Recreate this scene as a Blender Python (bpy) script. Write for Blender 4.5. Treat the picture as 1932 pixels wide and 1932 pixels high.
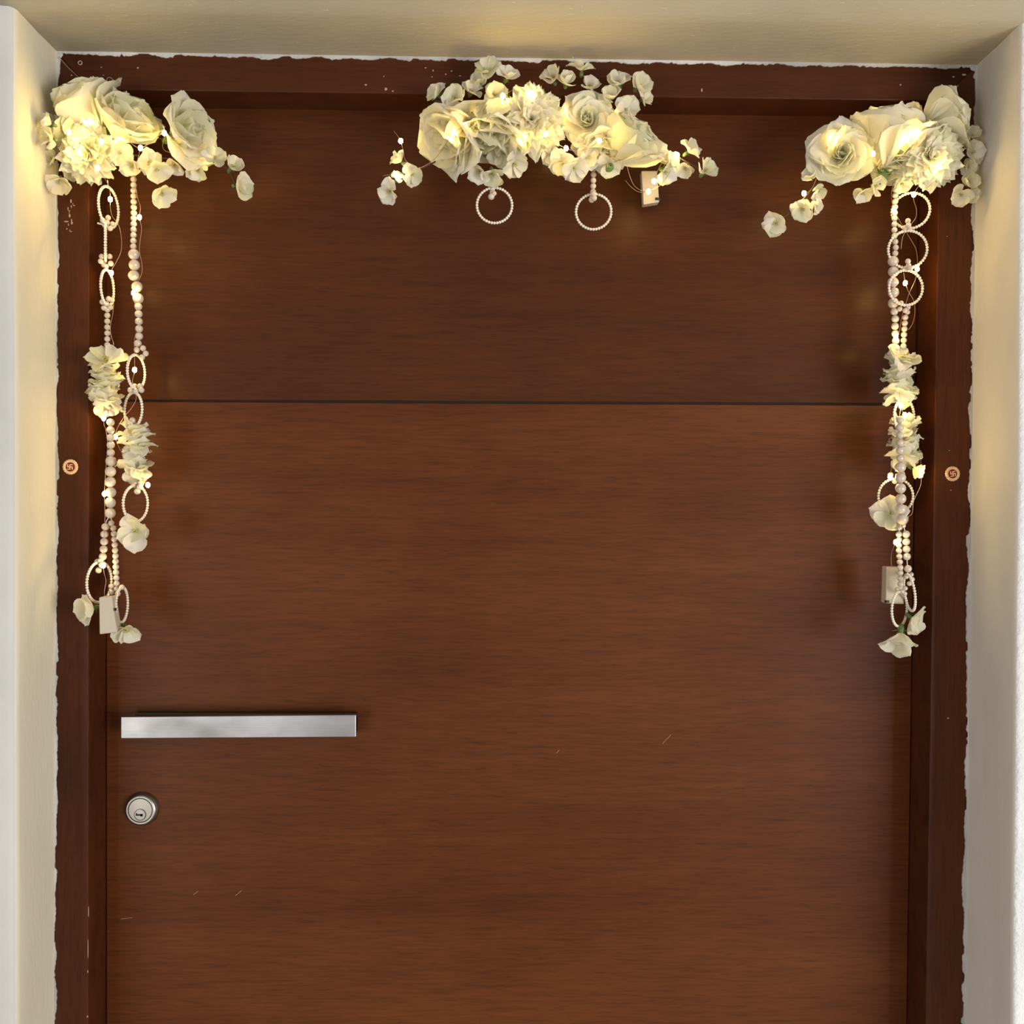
import bpy, bmesh, math, random
from mathutils import Vector, Matrix, Quaternion, noise

# ------------------------------------------------------------------ clearing, camera, world, lights, exposure
for o in list(bpy.data.objects):
    bpy.data.objects.remove(o, do_unlink=True)
S = bpy.context.scene
COL = S.collection
R = math.radians
ZO = 1.5                                            # camera height above the floor
D = 1.34429                                         # camera distance from the door leaf
YAW, PITCH, ROLL, F = 0.01833, -0.01399, 0.00625, 1932.0
cy_, sy_ = math.cos(YAW), math.sin(YAW)
cp_, sp_ = math.cos(PITCH), math.sin(PITCH)
FWD = Vector((sy_ * cp_, cy_ * cp_, sp_))
RT0 = Vector((cy_, -sy_, 0))
UP0 = RT0.cross(FWD)
RT = RT0 * math.cos(ROLL) + UP0 * math.sin(ROLL)
UP = -RT0 * math.sin(ROLL) + UP0 * math.cos(ROLL)
CAM = Vector((-0.02866, -D, ZO))
cd = bpy.data.cameras.new('camera')
cd.sensor_width = 36.0
cd.lens = 36.0 * F / 1932.0
cd.clip_start = 0.01
cam = bpy.data.objects.new('camera', cd)
COL.objects.link(cam)
cam.matrix_world = Matrix(((RT.x, UP.x, -FWD.x, CAM.x), (RT.y, UP.y, -FWD.y, CAM.y), (RT.z, UP.z, -FWD.z, CAM.z), (0, 0, 0, 1)))
S.camera = cam

S.view_settings.view_transform = 'Standard'
S.view_settings.look = 'None'
S.view_settings.gamma = 1.0
S.view_settings.use_curve_mapping = False
S.view_settings.exposure = 0.0

W = bpy.data.worlds.new('world')
S.world = W
W.use_nodes = True
W.node_tree.nodes['Background'].inputs[0].default_value = (1.0, 0.97, 0.93, 1)
W.node_tree.nodes['Background'].inputs[1].default_value = 0.46


def area(name, loc, target, sx, sy, power, col):
    l = bpy.data.lights.new(name, 'AREA')
    l.shape = 'RECTANGLE'
    l.size, l.size_y, l.energy, l.color = sx, sy, power, col
    o = bpy.data.objects.new(name, l)
    COL.objects.link(o)
    o.location = loc
    o.rotation_euler = (Vector(target) - Vector(loc)).to_track_quat('-Z', 'Y').to_euler()
    return o


# daylight from the open end of the corridor, low and to the right, and a weaker one to the left
area('corridor_daylight', (2.6, -2.9, 0.9), (0, 0, 1.0), 1.7, 1.3, 98, (1.0, 0.98, 0.96))
area('corridor_daylight_left', (-1.9, -3.0, 0.8), (0, 0, 1.1), 1.2, 1.5, 29, (1.0, 0.98, 0.96))


def at(px, py, y):
    """world point that lies at pixel (px, py) on the plane Y = y"""
    d = FWD * F + RT * (px - 966) - UP * (py - 966)
    t = (y - CAM.y) / d.y
    return CAM + d * t


def ppm(y):
    return F / (y - CAM.y)                          # pixels per metre at plane y


# ------------------------------------------------------------------ materials
def newmat(name):
    m = bpy.data.materials.new(name)
    m.use_nodes = True
    nt = m.node_tree
    return m, nt, nt.nodes, nt.links, nt.nodes['Principled BSDF']


def plain(name, col, rough=0.5, metal=0.0, coat=0.0, spec=0.5):
    m, nt, N, L, b = newmat(name)
    b.inputs['Base Color'].default_value = (*col, 1)
    b.inputs['Roughness'].default_value = rough
    b.inputs['Metallic'].default_value = metal
    b.inputs['Coat Weight'].default_value = coat
    b.inputs['Specular IOR Level'].default_value = spec
    return m


def ramp(N, stops):
    r = N.new('ShaderNodeValToRGB')
    e = r.color_ramp.elements
    while len(e) < len(stops):
        e.new(0.5)
    for k, (p, c) in enumerate(stops):
        e[k].position = p
        e[k].color = (*c, 1)
    return r


def nz(N, L, vec, scale, detail=4, rough=0.6, dist=0.0):
    mp = N.new('ShaderNodeMapping')
    mp.inputs['Scale'].default_value = scale
    L.new(vec, mp.inputs[0])
    n = N.new('ShaderNodeTexNoise')
    n.inputs['Scale'].default_value = 1.0
    n.inputs['Detail'].default_value = detail
    n.inputs['Roughness'].default_value = rough
    n.inputs['Distortion'].default_value = dist
    L.new(mp.outputs[0], n.inputs['Vector'])
    return n.outputs['Fac']


def mixc(N, L, fac, a, b, mode='MIX'):
    m = N.new('ShaderNodeMix')
    m.data_type = 'RGBA'
    m.blend_type = mode
    for s, v in ((0, fac), (6, a), (7, b)):
        if isinstance(v, (int, float)):
            m.inputs[s].default_value = v
        elif isinstance(v, tuple):
            m.inputs[s].default_value = (*v, 1)
        else:
            L.new(v, m.inputs[s])
    return m.outputs[2]


def wood(name, vertical, dark, mid, light, coat=0.35, crough=0.28, seed=0.0, spec=0.12, gl=1.0):
    m, nt, N, L, b = newmat(name)
    tc = N.new('ShaderNodeTexCoord')
    mp = N.new('ShaderNodeMapping')
    mp.inputs['Location'].default_value = (seed, seed * .7, seed * 1.3)
    if vertical:
        mp.inputs['Rotation'].default_value = (0, R(90), 0)
    L.new(tc.outputs['Object'], mp.inputs[0])
    v = mp.outputs[0]
    broad = nz(N, L, v, (0.9, 2, 9), 3, 0.55, 0.6)
    cloud = nz(N, L, v, (3.0, 3, 4.0), 3, 0.55, 0.3)
    grain = nz(N, L, v, (16, 30, 260 * gl), 4, 0.65, 0.25)
    fleck = nz(N, L, v, (45, 60, 560 * gl), 2, 0.5, 0.0)
    c1 = ramp(N, [(0.28, dark), (0.5, mid), (0.74, light)])
    mx = N.new('ShaderNodeMath'); mx.operation = 'MULTIPLY_ADD'
    mx.inputs[1].default_value = 0.55
    L.new(broad, mx.inputs[0])
    m2 = N.new('ShaderNodeMath'); m2.operation = 'MULTIPLY'; m2.inputs[1].default_value = 0.45
    L.new(cloud, m2.inputs[0]); L.new(m2.outputs[0], mx.inputs[2])
    L.new(mx.outputs[0], c1.inputs[0])
    g = ramp(N, [(0.28, (0.70, 0.66, 0.62)), (0.5, (1, 1, 1)), (0.75, (1.22, 1.2, 1.18))])
    L.new(grain, g.inputs[0])
    fl = ramp(N, [(0.26, (0.55, 0.50, 0.47)), (0.42, (1, 1, 1)), (0.80, (1.12, 1.1, 1.1))])
    L.new(fleck, fl.inputs[0])
    c = mixc(N, L, 0.75, c1.outputs[0], g.outputs[0], 'MULTIPLY')
    c = mixc(N, L, 0.55, c, fl.outputs[0], 'MULTIPLY')
    L.new(c, b.inputs['Base Color'])
    b.inputs['Roughness'].default_value = 0.5
    b.inputs['Specular IOR Level'].default_value = spec
    b.inputs['Coat Weight'].default_value = coat
    b.inputs['Coat Roughness'].default_value = crough
    bp = N.new('ShaderNodeBump')
    bp.inputs['Strength'].default_value = 0.25
    bp.inputs['Distance'].default_value = 0.0006
    L.new(grain, bp.inputs['Height'])
    L.new(bp.outputs[0], b.inputs['Normal'])
    return m


def plaster(name, col, col2, bump=0.35, fine=160, bd=0.0015, speck=0.0, stretch=(1, 1, 1)):
    m, nt, N, L, b = newmat(name)
    tc = N.new('ShaderNodeTexCoord')
    v = tc.outputs['Object']
    a = nz(N, L, v, tuple(6 * s for s in stretch), 4, 0.6)
    f = nz(N, L, v, tuple(fine * s for s in stretch), 5, 0.65)
    r = ramp(N, [(0.35, col2), (0.62, col)])
    L.new(a, r.inputs[0])
    c = r.outputs[0]
    if speck:
        s = nz(N, L, v, (90, 300, 380), 3, 0.6)
        rs = ramp(N, [(0.66, (0, 0, 0)), (0.72, (1, 1, 1))])
        L.new(s, rs.inputs[0])
        sc = N.new('ShaderNodeMath'); sc.operation = 'MULTIPLY'; sc.inputs[1].default_value = speck
        L.new(rs.outputs[0], sc.inputs[0])
        c = mixc(N, L, sc.outputs[0], c, (0.86, 0.84, 0.78))
    L.new(c, b.inputs['Base Color'])
    b.inputs['Roughness'].default_value = 0.75
    bp = N.new('ShaderNodeBump')
    bp.inputs['Strength'].default_value = bump
    bp.inputs['Distance'].default_value = bd
    L.new(f, bp.inputs['Height'])
    L.new(bp.outputs[0], b.inputs['Normal'])
    return m


def petal_mat(name, col, transl=0.45):
    m, nt, N, L, b = newmat(name)
    out = N['Material Output']
    tc = N.new('ShaderNodeTexCoord')
    v = tc.outputs['Object']
    ve = nz(N, L, v, (900, 60, 60), 2, 0.5)
    r = ramp(N, [(0.3, tuple(c * 0.93 for c in col)), (0.6, col)])
    L.new(ve, r.inputs[0])
    L.new(r.outputs[0], b.inputs['Base Color'])
    b.inputs['Roughness'].default_value = 0.75
    b.inputs['Specular IOR Level'].default_value = 0.2
    bp = N.new('ShaderNodeBump')
    bp.inputs['Strength'].default_value = 0.3
    bp.inputs['Distance'].default_value = 0.0005
    L.new(ve, bp.inputs['Height'])
    L.new(bp.outputs[0], b.inputs['Normal'])
    t = N.new('ShaderNodeBsdfTranslucent')
    L.new(r.outputs[0], t.inputs['Color'])
    mx = N.new('ShaderNodeMixShader')
    mx.inputs[0].default_value = transl
    L.new(b.outputs[0], mx.inputs[1]); L.new(t.outputs[0], mx.inputs[2])
    L.new(mx.outputs[0], out.inputs['Surface'])
    return m


M = {}
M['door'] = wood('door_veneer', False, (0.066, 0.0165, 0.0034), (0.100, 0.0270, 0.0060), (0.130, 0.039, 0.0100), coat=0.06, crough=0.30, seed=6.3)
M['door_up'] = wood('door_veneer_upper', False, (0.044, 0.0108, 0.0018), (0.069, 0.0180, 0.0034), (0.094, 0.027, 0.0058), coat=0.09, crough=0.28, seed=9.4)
M['post'] = wood('frame_wood_vertical', True, (0.020, 0.0052, 0.0016), (0.066, 0.0170, 0.0045), (0.118, 0.036, 0.0120), coat=0.16, crough=0.24, seed=1.7, gl=0.75)
M['post_smooth'] = wood('frame_wood_smooth', True, (0.044, 0.0110, 0.0032), (0.074, 0.0190, 0.0052), (0.100, 0.028, 0.0090), coat=0.16, crough=0.24, seed=7.9, gl=0.9)
M['head'] = wood('frame_wood_horizontal', False, (0.028, 0.0068, 0.0018), (0.050, 0.0125, 0.0032), (0.076, 0.022, 0.0062), coat=0.16, crough=0.24, seed=5.2)
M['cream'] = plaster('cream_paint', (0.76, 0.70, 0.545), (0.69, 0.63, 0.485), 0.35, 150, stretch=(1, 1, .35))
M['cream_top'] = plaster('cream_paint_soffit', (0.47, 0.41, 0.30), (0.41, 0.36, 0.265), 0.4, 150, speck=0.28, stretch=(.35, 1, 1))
M['grey_cream'] = plaster('greyed_cream_paint', (0.70, 0.65, 0.585), (0.62, 0.58, 0.52), 0.25, 120, stretch=(1, 1, .35))
M['white_wall'] = plaster('white_wall_paint', (0.62, 0.615, 0.585), (0.56, 0.555, 0.53), 0.3, 110)
M['rough_white'] = plaster('rough_white_render', (0.80, 0.80, 0.80), (0.72, 0.72, 0.72), 0.9, 95, 0.004)
M['caulk'] = plaster('old_white_caulk', (0.60, 0.59, 0.58), (0.36, 0.35, 0.34), 0.8, 240, 0.002)
M['floor'] = plaster('stone_floor', (0.45, 0.42, 0.38), (0.38, 0.35, 0.31), 0.1, 60)
M['gap'] = plain('dark_gap', (0.012, 0.006, 0.004), 0.8)
M['petal'] = petal_mat('silk_petal', (0.95, 0.91, 0.73), 0.48)  # petal colours warmed to carry part of the LED glow
M['petal_g'] = petal_mat('silk_petal_greenish', (0.91, 0.89, 0.65), 0.48)
M['petal_w'] = petal_mat('silk_petal_white', (0.96, 0.92, 0.80), 0.46)
M['green'] = plain('calyx_green', (0.10, 0.16, 0.045), 0.6)
M['stamen'] = plain('stamen_yellow_green', (0.50, 0.48, 0.12), 0.6)
M['stem'] = plain('stem_brown', (0.055, 0.028, 0.016), 0.6)
M['pearl'] = plain('pearl', (0.58, 0.48, 0.385), 0.22, 0.0, 0.6)
M['pearl2'] = plain('seed_pearl', (0.76, 0.69, 0.58), 0.3, 0.0, 0.5)
M['cord'] = plain('white_cord', (0.78, 0.74, 0.66), 0.6)
M['copper'] = plain('copper_wire', (0.62, 0.42, 0.30), 0.35, 0.9)
M['box'] = plain('cream_plastic', (0.50, 0.42, 0.31), 0.42)
M['black'] = plain('black_plastic', (0.012, 0.012, 0.014), 0.5)
M['thread'] = plain('nylon_thread', (0.45, 0.36, 0.28), 0.4)
M['gold'] = plain('gilt_rim', (0.80, 0.52, 0.28), 0.4, 0.0, 0.1)
M['red'] = plain('dark_red_enamel', (0.14, 0.004, 0.003), 0.4, 0.0, 0.05)
M['fleck'] = plain('paint_fleck', (0.42, 0.30, 0.25), 0.8)
M['brass'] = plain('worn_nickel', (0.34, 0.315, 0.275), 0.36, 1.0)

m, nt, N, L, b = newmat('brushed_steel')
tc = N.new('ShaderNodeTexCoord')
a = nz(N, L, tc.outputs['Object'], (14, 40, 900), 3, 0.6)
c = nz(N, L, tc.outputs['Object'], (9, 9, 16), 3, 0.5)  # broad tone variation stands in for uneven reflections along the bar
r = ramp(N, [(0.30, (0.20, 0.195, 0.19)), (0.70, (0.47, 0.46, 0.465))])
L.new(c, r.inputs[0]); L.new(r.outputs[0], b.inputs['Base Color'])
b.inputs['Metallic'].default_value = 1.0
b.inputs['Roughness'].default_value = 0.38
bp = N.new('ShaderNodeBump'); bp.inputs['Strength'].default_value = 0.25; bp.inputs['Distance'].default_value = 0.0004
L.new(a, bp.inputs['Height']); L.new(bp.outputs[0], b.inputs['Normal'])
M['steel'] = m

m, nt, N, L, b = newmat('led_glow')
e = N.new('ShaderNodeEmission')
e.inputs[0].default_value = (1.0, 0.70, 0.19, 1)
e.inputs[1].default_value = 132.0
L.new(e.outputs[0], N['Material Output'].inputs['Surface'])
M['led'] = m


# ------------------------------------------------------------------ mesh helpers
def mesh_obj(name, verts, faces, mat, parent=None, smooth=False, mats=None, midx=None):
    me = bpy.data.meshes.new(name)
    me.from_pydata([tuple(v) for v in verts], [], faces)
    for mm in (mats or [mat]):
        me.materials.append(mm)
    if midx:
        for p, k in zip(me.polygons, midx):
            p.material_index = k
    if smooth:
        me.polygons.foreach_set('use_smooth', [True] * len(me.polygons))
    me.update()
    o = bpy.data.objects.new(name, me)
    COL.objects.link(o)
    if parent:
        o.parent = parent
    return o


def link_mesh(name, me, parent, mat4):
    o = bpy.data.objects.new(name, me)
    COL.objects.link(o)
    o.parent = parent
    o.matrix_local = mat4
    return o


class MB:
    def __init__(s):
        s.v, s.f = [], []

    def add(s, v, f):
        k = len(s.v)
        s.v += [Vector(p) for p in v]
        s.f += [tuple(i + k for i in q) for q in f]

    def box(s, x0, x1, y0, y1, z0, z1, bev=0.0):
        if bev <= 0:
            s.add([(x0, y0, z0), (x1, y0, z0), (x1, y1, z0), (x0, y1, z0), (x0, y0, z1), (x1, y0, z1), (x1, y1, z1), (x0, y1, z1)],
                  [(0, 3, 2, 1), (4, 5, 6, 7), (0, 1, 5, 4), (1, 2, 6, 5), (2, 3, 7, 6), (3, 0, 4, 7)])
            return
        bm = bmesh.new()
        bmesh.ops.create_cube(bm, size=1)
        for v in bm.verts:
            v.co = Vector(((x0 + x1) / 2 + v.co.x * (x1 - x0), (y0 + y1) / 2 + v.co.y * (y1 - y0), (z0 + z1) / 2 + v.co.z * (z1 - z0)))
        bmesh.ops.bevel(bm, geom=bm.edges[:], offset=bev, segments=2, affect='EDGES', profile=0.5)
        bm.verts.index_update()
        s.add([v.co.copy() for v in bm.verts], [tuple(v.index for v in f.verts) for f in bm.faces])
        bm.free()

    def ball(s, c, r, u=8, w=5, sc=(1, 1, 1)):
        c = Vector(c)
        v = [c + Vector((0, 0, r * sc[2]))]
        for i in range(1, w):
            t = math.pi * i / w
            for j in range(u):
                a = 2 * math.pi * j / u
                v.append(c + Vector((r * math.sin(t) * math.cos(a) * sc[0], r * math.sin(t) * math.sin(a) * sc[1], r * math.cos(t) * sc[2])))
        v.append(c + Vector((0, 0, -r * sc[2])))
        f = [(0, 1 + j, 1 + (j + 1) % u) for j in range(u)]
        for i in range(w - 2):
            for j in range(u):
                p = 1 + i * u
                f.append((p + j, p + u + j, p + u + (j + 1) % u, p + (j + 1) % u))
        e = len(v) - 1
        p = 1 + (w - 2) * u
        f += [(e, p + (j + 1) % u, p + j) for j in range(u)]
        s.add(v, f)

    def tube(s, pts, r, n=5, close=False):
        pts = [Vector(p) for p in pts]
        m = len(pts)
        v, f = [], []
        nrm = None
        for i, p in enumerate(pts):
            if close:
                t = (pts[(i + 1) % m] - pts[i - 1]).normalized()
            else:
                t = (pts[min(i + 1, m - 1)] - pts[max(i - 1, 0)]).normalized()
            if nrm is None:
                nrm = t.orthogonal().normalized()
            nrm = (nrm - t * nrm.dot(t))
            nrm = nrm.normalized() if nrm.length > 1e-6 else t.orthogonal().normalized()
            bn = t.cross(nrm)
            for j in range(n):
                a = 2 * math.pi * j / n
                v.append(p + (nrm * math.cos(a) + bn * math.sin(a)) * r)
        for i in range(m if close else m - 1):
            i2 = (i + 1) % m
            for j in range(n):
                f.append((i * n + j, i * n + (j + 1) % n, i2 * n + (j + 1) % n, i2 * n + j))
        if not close:
            f.append(tuple(range(n))[::-1])
            f.append(tuple((m - 1) * n + j for j in range(n)))
        s.add(v, f)

    def lathe(s, prof, n=32, axis='Y', c=(0, 0, 0)):
        """prof = [(radius, height)] revolved about -Y (height counts towards the camera)"""
        c = Vector(c)
        v, f = [], []
        for r_, h in prof:
            for j in range(n):
                a = 2 * math.pi * j / n
                v.append(c + Vector((r_ * math.cos(a), -h, r_ * math.sin(a))))
        for i in range(len(prof) - 1):
            for j in range(n):
                f.append((i * n + j, i * n + (j + 1) % n, (i + 1) * n + (j + 1) % n, (i + 1) * n + j))
        f.append(tuple((len(prof) - 1) * n + j for j in range(n)))
        s.add(v, f)

    def build(s, name, mat, parent=None, smooth=False):
        return mesh_obj(name, s.v, s.f, mat, parent, smooth)


def spline(pts, k=6):
    P = [Vector(p) for p in pts]
    if len(P) < 3:
        return [P[0].lerp(P[-1], i / k) for i in range(k + 1)]
    out = []
    for i in range(len(P) - 1):
        p0, p1, p2, p3 = P[max(i - 1, 0)], P[i], P[i + 1], P[min(i + 2, len(P) - 1)]
        for j in range(k):
            t = j / k
            out.append(0.5 * ((2 * p1) + (p2 - p0) * t + (2 * p0 - 5 * p1 + 4 * p2 - p3) * t * t + (3 * p1 - p0 - 3 * p2 + p3) * t ** 3))
    out.append(P[-1])
    return out


def thing(name, label, cat, loc, group=None):
    o = bpy.data.objects.new(name, None)
    o.empty_display_size = 0.02
    COL.objects.link(o)
    o.location = loc
    o['label'] = label
    o['category'] = cat
    if group:
        o['group'] = group
    return o


def structure(o, label=None):
    o['kind'] = 'structure'
    if label:
        o['label'] = label
    return o


# ------------------------------------------------------------------ the setting
FP = -0.057                                          # front plane of the door frame
WP = -0.17                                           # front plane of the wall
ZB = 0.0


def quad_slab(corn, y0, y1):
    """four corner pixels tl, tr, br, bl on plane y1, extruded back to y0"""
    f = [at(x, y, y1) for x, y in corn]
    b = [Vector((p.x, y0, p.z)) for p in f]
    return f + b, [(0, 3, 2, 1), (4, 5, 6, 7), (0, 1, 5, 4), (1, 2, 6, 5), (2, 3, 7, 6), (3, 0, 4, 7)]


def down(p, q):
    """continue the line p -> q down to the floor"""
    t = (ZB - p.z) / (q.z - p.z)
    return p + (q - p) * t


def poly_slab(pts, y1, y0):
    n = len(pts)
    f = [Vector((p.x, y1, p.z)) for p in pts]
    b = [Vector((p.x, y0, p.z)) for p in pts]
    faces = [tuple(range(n))[::-1], tuple(range(n, 2 * n))]
    faces += [(i, (i + 1) % n, n + (i + 1) % n, n + i) for i in range(n)]
    return f + b, faces


# frame corner pixels (the frame is a little out of true, as photographed)
FOL_T, FOR_T = at(108, 98, FP), at(1842, 124, FP)
FIL_T, FIR_T = at(168.5, 169, FP), at(1773, 190.5, FP)
FOL_B, FOR_B = down(FOL_T, at(101.5, 1930, FP)), down(FOR_T, at(1818.5, 1930, FP))
FIL_B, FIR_B = down(FIL_T, at(166.5, 1930, FP)), down(FIR_T, at(1746.5, 1930, FP))


def bev_slab(name, pts, y1, y0, mat, parent=None, bev=0.0012):
    v, f = poly_slab(pts, y1, y0)
    bm = bmesh.new()
    bv = [bm.verts.new(p) for p in v]
    for q in f:
        bm.faces.new([bv[i] for i in q])
    bmesh.ops.recalc_face_normals(bm, faces=bm.faces[:])
    bmesh.ops.bevel(bm, geom=bm.edges[:], offset=bev, segments=2, affect='EDGES', profile=0.5)
    me = bpy.data.meshes.new(name)
    bm.to_mesh(me); bm.free()
    me.materials.append(mat)
    o = bpy.data.objects.new(name, me)
    COL.objects.link(o)
    if parent:
        o.parent = parent
    return o


JB = 0.045                                           # frame reaches behind the leaf
t1 = structure(bev_slab('trim_1', [FOL_T, FIL_T, FIL_B, FOL_B], FP, JB, M['post']), 'dark brown wooden door frame post on the left')
t2 = structure(bev_slab('trim_2', [FIR_T, FOR_T, FOR_B, FIR_B], FP, JB, M['post_smooth']), 'red brown wooden door frame post on the right')
t3 = structure(bev_slab('trim_3', [FOL_T + Vector((0, 0, 0)), FOR_T, FIR_T, FIL_T], FP, JB, M['head']), 'dark brown wooden head piece across the top of the door frame')

# door leaf in two veneered boards with a groove between
door = bpy.data.objects.new('door_1', None)
COL.objects.link(door)
door.location = (0, 0, ZB)
structure(door, 'brown wood veneer entrance door with a groove across it')
dl_t, dr_t = at(200, 201.5, 0), at(1735.5, 219.5, 0)
dl_b, dr_b = down(dl_t, at(200.5, 1930, 0)), down(dr_t, at(1711, 1930, 0))
gl_, gr_ = at(201, 755.6, 0), at(1727, 763.2, 0)


def loc_child(o):
    o.location = -door.location
    return o


g = 0.0014
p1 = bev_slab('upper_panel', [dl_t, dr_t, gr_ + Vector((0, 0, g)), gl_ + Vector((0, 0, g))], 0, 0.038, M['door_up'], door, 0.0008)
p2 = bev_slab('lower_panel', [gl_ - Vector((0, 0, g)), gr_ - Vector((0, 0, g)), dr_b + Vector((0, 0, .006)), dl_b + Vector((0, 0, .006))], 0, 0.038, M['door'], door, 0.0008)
mb = MB()
mb.box(-0.53, 0.523, 0.004, 0.034, dl_b.z + .01, dl_t.z - .002)
mb.build('door_core', M['gap'], door)

# pull handle: a flat bar folded back to the door
h0, h1 = at(228, 1352.6, -0.032), at(671.5, 1348.8, -0.032)
h2 = at(671.5, 1390.5, -0.032)
h3 = at(228, 1393.4, -0.032)
ha = bev_slab('pull_handle', [h0, h1, h2, h3], -0.032, -0.0235, M['steel'], door, 0.0007)
ha['label'] = 'brushed steel flat pull handle bar'
zc = (h0.z + h3.z) / 2
mb = MB()
for x in (h0.x + 0.02, h1.x - 0.008):
    mb.box(x - 0.006, x + 0.006, -0.024, 0.0, zc - 0.010, zc + 0.010, 0.001)
mb.box(h0.x + 0.012, h1.x - 0.002, -0.016, 0.0, zc - 0.0120, zc + 0.0150, 0.001)
hb = mb.build('handle_bracket', M['brass'], ha)
mb.f = []
hb.data.materials[0] = plain('dark_steel', (0.10, 0.09, 0.085), 0.45, 0.9)

# lock cylinder
lc = at(268.5, 1525.5, 0)
k = 1 / ppm(0)
mb = MB()
mb.lathe([(32 * k, 0), (32 * k, 0.0015), (30.2 * k, 0.0062), (27.6 * k, 0.0100), (26 * k, 0.0110), (23.2 * k, 0.0110), (22.6 * k, 0.0090), (22.0 * k, 0.0090), (21.4 * k, 0.0107), (0.2 * k, 0.0111)], 48)
lk = mb.build('lock_cylinder', M['brass'], door)
lk.location = (lc.x, 0, lc.z)
lk.scale = (1, .72, 1)
lk['label'] = 'round worn metal lock cylinder'
mb = MB()
mb.lathe([(10.4 * k, 0.0108), (10.4 * k, 0.0114), (9.2 * k, 0.0115), (9.0 * k, 0.0120), (0.1 * k, 0.0121)], 32)
pg = mb.build('key_plug', M['brass'], lk)
pg.location = (0, 0, -8.2 * k)
mb = MB()
mb.box(-7.6 * k, 5.0 * k, -0.0125, -0.010, -8.0 * k - 1.8 * k, -8.0 * k + 1.4 * k)
mb.box(-7.6 * k, -5.6 * k, -0.0125, -0.010, -8.0 * k - 1.8 * k, -8.0 * k + 3.4 * k)
mb.box(0.5 * k, 5.0 * k, -0.0125, -0.010, -8.0 * k - 3.0 * k, -8.0 * k + 1.4 * k)
mb.build('keyway', M['black'], lk)
mb = MB()
th = []
for j in range(48):
    a = 2 * math.pi * j / 48
    th.append((10.6 * k * math.cos(a), -0.0114, 10.6 * k * math.sin(a) - 8.2 * k))
mb.tube(th, 0.00035, 5, True)
th = [(22.3 * k * math.cos(2 * math.pi * j / 48), -0.0099, 22.3 * k * math.sin(2 * math.pi * j / 48)) for j in range(48)]
mb.tube(th, 0.0005, 5, True)
mb.build('groove_line', M['black'], lk)

# walls: an L-shaped plan run from the frame out to the front of the wall, rounded at the corner
def wall_side(name, side, xin_t, xin_b, xe_t, xe_b, mats, rnd, label, ztop=3.0):
    """side -1 left, +1 right; xin = reveal x at frame plane, xe = reveal x at wall plane (top, bottom)"""
    zs = [ZB + (ztop - ZB) * i / 60 for i in range(61)]
    zt = FOL_T.z
    prof = [(0, FP + 0.10), (0, FP), (0.33, None), (0.66, None), (0.9, None)]
    v, f, mi = [], [], []
    for z in zs:
        t = (zt - z) / (zt - 0.5)
        xi = xin_t + (xin_b - xin_t) * t
        xe = xe_t + (xe_b - xe_t) * t
        w = lambda a, b: 0.0016 * noise.noise(Vector((a * 3.1 + side * 7, b * 7.0, z * 3.5)))
        row = [(xi, 0.10), (xi, FP)]
        for q in (0.25, 0.5, 0.75, 0.88):
            row.append((xi + (xe - xi) * q + w(q, 1) * q, FP + (WP + rnd - FP) * q))
        for a in range(0, 91, 15):
            ca, sa = math.cos(R(a)), math.sin(R(a))
            row.append((xe + side * rnd * (1 - ca) + w(2, 0), WP + rnd * (1 - sa)))
        nc = len(row)
        for dx in (0.006, 0.014, 0.03, 0.08, 0.3, 1.2):
            row.append((xe + side * (rnd + dx) + w(2, 0), WP + 0.0012 * noise.noise(Vector((dx * 20, z * 9, side)))))
        v += [(x, y, z) for x, y in row]
    n = len(row)
    for i in range(len(zs) - 1):
        for j in range(n - 1):
            q = (i * n + j, i * n + j + 1, (i + 1) * n + j + 1, (i + 1) * n + j)
            f.append(q if side > 0 else q[::-1])
            mi.append(0 if j < nc - 4 else 1)
    o = mesh_obj(name, v, f, None, smooth=True, mats=mats, midx=mi)
    structure(o, label)
    return o


wl = wall_side('wall_left', -1, FOL_T.x, at(101.5, 1930, FP).x, at(36, 100, WP + .01).x, at(40, 1930, WP + .01).x, [M['cream'], M['white_wall']], 0.010, 'cream painted left side of the doorway and white wall beside it')
wr = wall_side('wall_right', 1, FOR_T.x, at(1818.5, 1930, FP).x, at(1917, 100, WP + .01).x, at(1905, 1930, WP + .01).x, [M['grey_cream'], M['rough_white']], 0.007, 'greyish cream right side of the doorway and rough white wall beside it')

# lintel: soffit then a face above it, its forward lean added to shade it
v, f = [], []
xs = [-0.588 + 1.19 * i / 60 for i in range(61)]
for x in xs:
    t = (x - FOL_T.x) / (FOR_T.x - FOL_T.x)
    zf = FOL_T.z + (FOR_T.z - FOL_T.z) * t
    w = 0.0012 * noise.noise(Vector((x * 5, 2, 0)))
    row = [(0.10, zf), (FP, zf), (FP - .03, zf + w * .4), (FP - .06, zf + w), (WP + .03, zf + w * 1.4), (WP + .012, zf + w + .0006), (WP + 0.004, zf + w + .0016), (WP - .006, zf + w + .0045), (WP - .022, zf + .0105), (WP - .08, zf + .036), (WP - .13, zf + .062), (WP - .13, 3.0)]
    v += [(x, y, z) for y, z in row]
n = len(row)
for i in range(len(xs) - 1):
    for j in range(n - 1):
        f.append((i * n + j, (i + 1) * n + j, (i + 1) * n + j + 1, i * n + j + 1))
for i, e in ((0, 1), (60, -1)):
    v.append((xs[i], 0.10, 3.0))
    f.append(tuple([i * n + j for j in range(n)] + [len(v) - 1])[::e])
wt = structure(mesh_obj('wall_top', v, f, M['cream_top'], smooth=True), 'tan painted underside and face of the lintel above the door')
mb = MB(); mb.box(-3, 3, -6, 0.3, ZB - 0.05, ZB)
structure(mb.build('floor', M['floor']), 'stone floor of the corridor in front of the door')

# ragged caulk between wall and frame
rnd = random.Random(11)


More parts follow.
